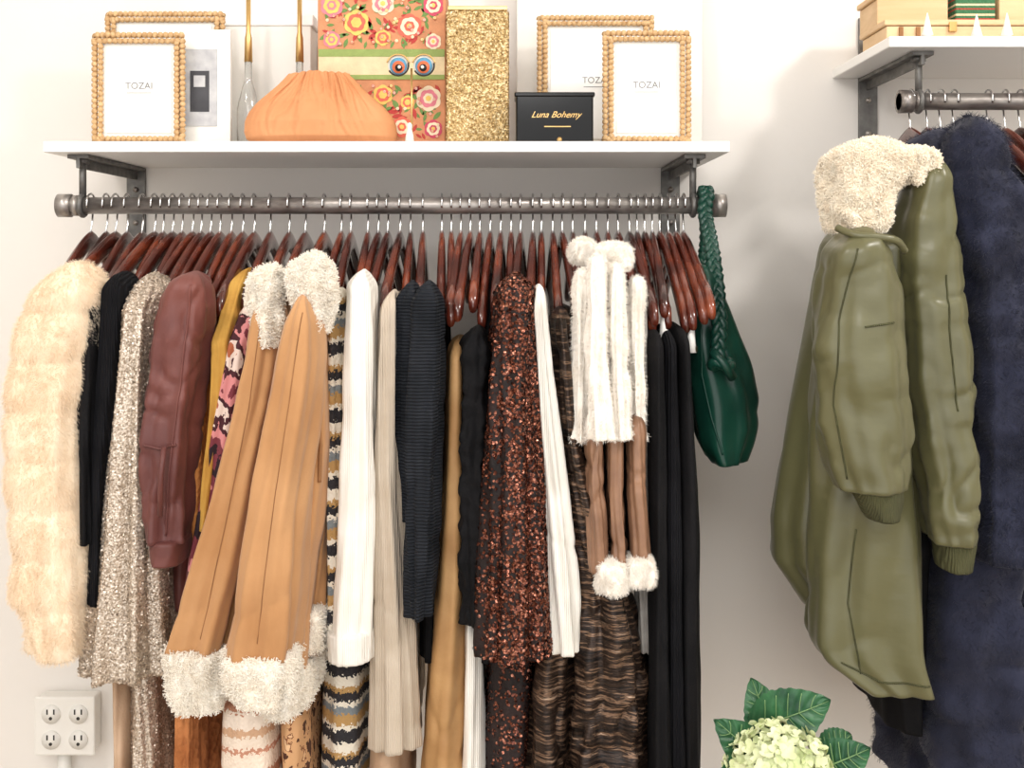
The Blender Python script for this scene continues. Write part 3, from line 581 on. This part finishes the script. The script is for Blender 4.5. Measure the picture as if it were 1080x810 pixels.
# ---------------------------------------------------------------- hydrangea
d=1.30; cx,cz=X(822,d+.05),Z(822,d+.05); C=Vector((cx,d+.05,cz)); R=.061
V=[];Fc=[]
for i in range(330):
    zz=1-2*(i+.5)/330; th=i*2.39996; rr=math.sqrt(1-zz*zz); n=Vector((rr*math.cos(th),rr*math.sin(th),zz))
    if n.z<-.5: continue
    c=C+n*R*(1+random.uniform(-.07,.1)); n=(n+Vector([random.gauss(0,.22) for _ in range(3)])).normalized(); u=n.orthogonal().normalized(); w=n.cross(u); a0=random.random()*6
    for k in range(4):
        a=a0+k*math.pi/2; e=u*math.cos(a)+w*math.sin(a); s=u*-math.sin(a)+w*math.cos(a); b=len(V); r=random.uniform(.0085,.0115)
        V+=[c,c+e*r*.5+s*r*.5+n*.001,c+e*r*.95+s*r*.35+n*.0035,c+e*r*1.1+n*.004,c+e*r*.95-s*r*.35+n*.0035,c+e*r*.5-s*r*.5+n*.001,c+e*r*.55-n*.0012]
        Fc+=[(b,b+1,b+6),(b+1,b+2,b+6),(b+2,b+3,b+6),(b+3,b+4,b+6),(b+4,b+5,b+6),(b+5,b,b+6)]
hy=[mesh('florets',V,Fc,m_petal)]
def leaf(base,tip,width,up,mat=m_leaf):
    base=Vector(base);tip=Vector(tip);ax=tip-base;L_=ax.length;t=ax.normalized();s=t.cross(Vector(up)).normalized();n=s.cross(t)
    if n.y>0: n=-n
    nu,nv=40,21;V=[];Fc=[]
    for i in range(nu):
        u=i/(nu-1); w=width*math.sin(math.pi*min(1,u**.8))**.75*(1+.03*math.cos(u*60)) if 0<u<1 else .0008
        for j in range(nv):
            v=2*j/(nv-1)-1; cr_=.0022*math.cos((u*8-abs(v)*1.8)*2*math.pi)*(1-abs(v)*.3)
            V.append(base+t*L_*u+s*w*v+n*(.10*L_*math.sin(math.pi*u)+.22*w*abs(v)+cr_-.12*L_*u*u))
    for i in range(nu-1):
        for j in range(nv-1): a=i*nv+j; Fc.append((a,a+1,a+nv+1,a+nv))
    o=mesh('leaf',V,Fc,mat)
    mid=[base+t*L_*u+n*(.10*L_*math.sin(math.pi*u)-.12*L_*u*u+.0030) for u in np.linspace(0,.97,20)]
    out=[o,sweep('leaf_midrib',mid,[.0014*(1-.7*i/19) for i in range(20)],m_vein,6)]
    for u0 in(.2,.34,.48,.62,.76):
        for sd in(-1,1):
            P=[]
            for q in np.linspace(0,.8,8):
                u=u0+q*.14; w=width*math.sin(math.pi*min(1,u**.8))**.75
                P.append(base+t*L_*u+s*w*q*sd+n*(.10*L_*math.sin(math.pi*u)+.22*w*q-.12*L_*u*u+.0024))
            out.append(sweep('leaf_vein',P,.0006,m_vein,5))
    return out
def PP(px,py,dd): return (X(px,dd),dd,Z(py,dd))
hy+=leaf(PP(790,768,1.40),PP(876,740,1.38),.036,(-.1,-1,.3))
hy+=leaf(PP(815,790,1.41),PP(794,716,1.43),.028,(0,-1,.3))
hy+=leaf(PP(805,806,1.39),PP(758,762,1.37),.030,(0,-1,.4))+leaf(PP(862,812,1.36),PP(917,790,1.34),.028,(0,-1,.5))
hy+=leaf(PP(862,800,1.40),PP(900,774,1.42),.024,(0,-1,.4))+leaf(PP(862,822,1.36),PP(912,835,1.33),.028,(0,-1,.7))+leaf(PP(790,825,1.36),PP(752,830,1.33),.026,(0,-1,.7))
for dx in(-.01,0,.012): hy.append(sweep('stem',[(cx+dx*.3,d+.05,cz-.03),(cx+dx,d+.055,cz-.14),(cx+dx*1.5,d+.06,.66)],.004,m_leaf,8))
prof=[(.60,.055),(.605,.06),(.64,.075),(.70,.075),(.745,.05),(.755,.054),(.75,.047),(.66,.06)]
V=[];Fc=[];sg=40
for z,r in prof:
    for k in range(sg): V.append((cx+r*math.cos(2*math.pi*k/sg),d+.06+r*math.sin(2*math.pi*k/sg),z))
for i in range(len(prof)-1):
    for k in range(sg): Fc.append((i*sg+k,i*sg+(k+1)%sg,(i+1)*sg+(k+1)%sg,(i+1)*sg+k))
Fc.append(tuple(range(sg))[::-1])
hy.append(mesh('vase',V,Fc,m_plastic)); group('potted_hydrangea',hy)
tb=[cyl('table_top',(cx,d+.06,.575),(cx,d+.06,.60),.15,m_woodbox,48)]
for a in(.5,2.6,4.7): tb.append(cyl('leg',(cx+.1*math.cos(a),d+.06+.1*math.sin(a),.58),(cx+.14*math.cos(a),d+.06+.14*math.sin(a),0),.012,m_woodbox,12))
group('round_side_table',tb)
# ---------------------------------------------------------------- lights
def area(name,loc,tgt,size,power,col):
    l=bpy.data.lights.new(name,'AREA'); l.shape='DISK'; l.size=size; l.energy=power; l.color=col
    o=link(bpy.data.objects.new(name,l)); o.location=loc; o.rotation_euler=(Vector(tgt)-Vector(loc)).to_track_quat('-Z','Y').to_euler(); return o
area('ceiling_light',(1.5,.55,2.8),(.3,1.9,1.2),.22,20,(1,.96,.92))
area('ceiling_light',(-1.0,.1,2.8),(-.3,1.9,1.1),.35,12,(1,.96,.92))
area('ceiling_light',(.0,-.9,2.7),(.1,1.9,1.0),1.2,26,(1,.975,.95))
w=bpy.data.worlds.new('World'); sc.world=w; w.use_nodes=True
bg=w.node_tree.nodes['Background']; bg.inputs[0].default_value=(1,.99,.98,1); bg.inputs[1].default_value=1.7
cam=bpy.data.cameras.new('camera'); co=link(bpy.data.objects.new('camera',cam)); co.location=(0,0,Z0); co.rotation_euler=(math.pi/2,0,0)
cam.sensor_width=36; cam.lens=36*F/1080; cam.shift_y=-135/1080; cam.clip_start=.05
sc.camera=co
sc.view_settings.view_transform='Standard'; sc.view_settings.exposure=0
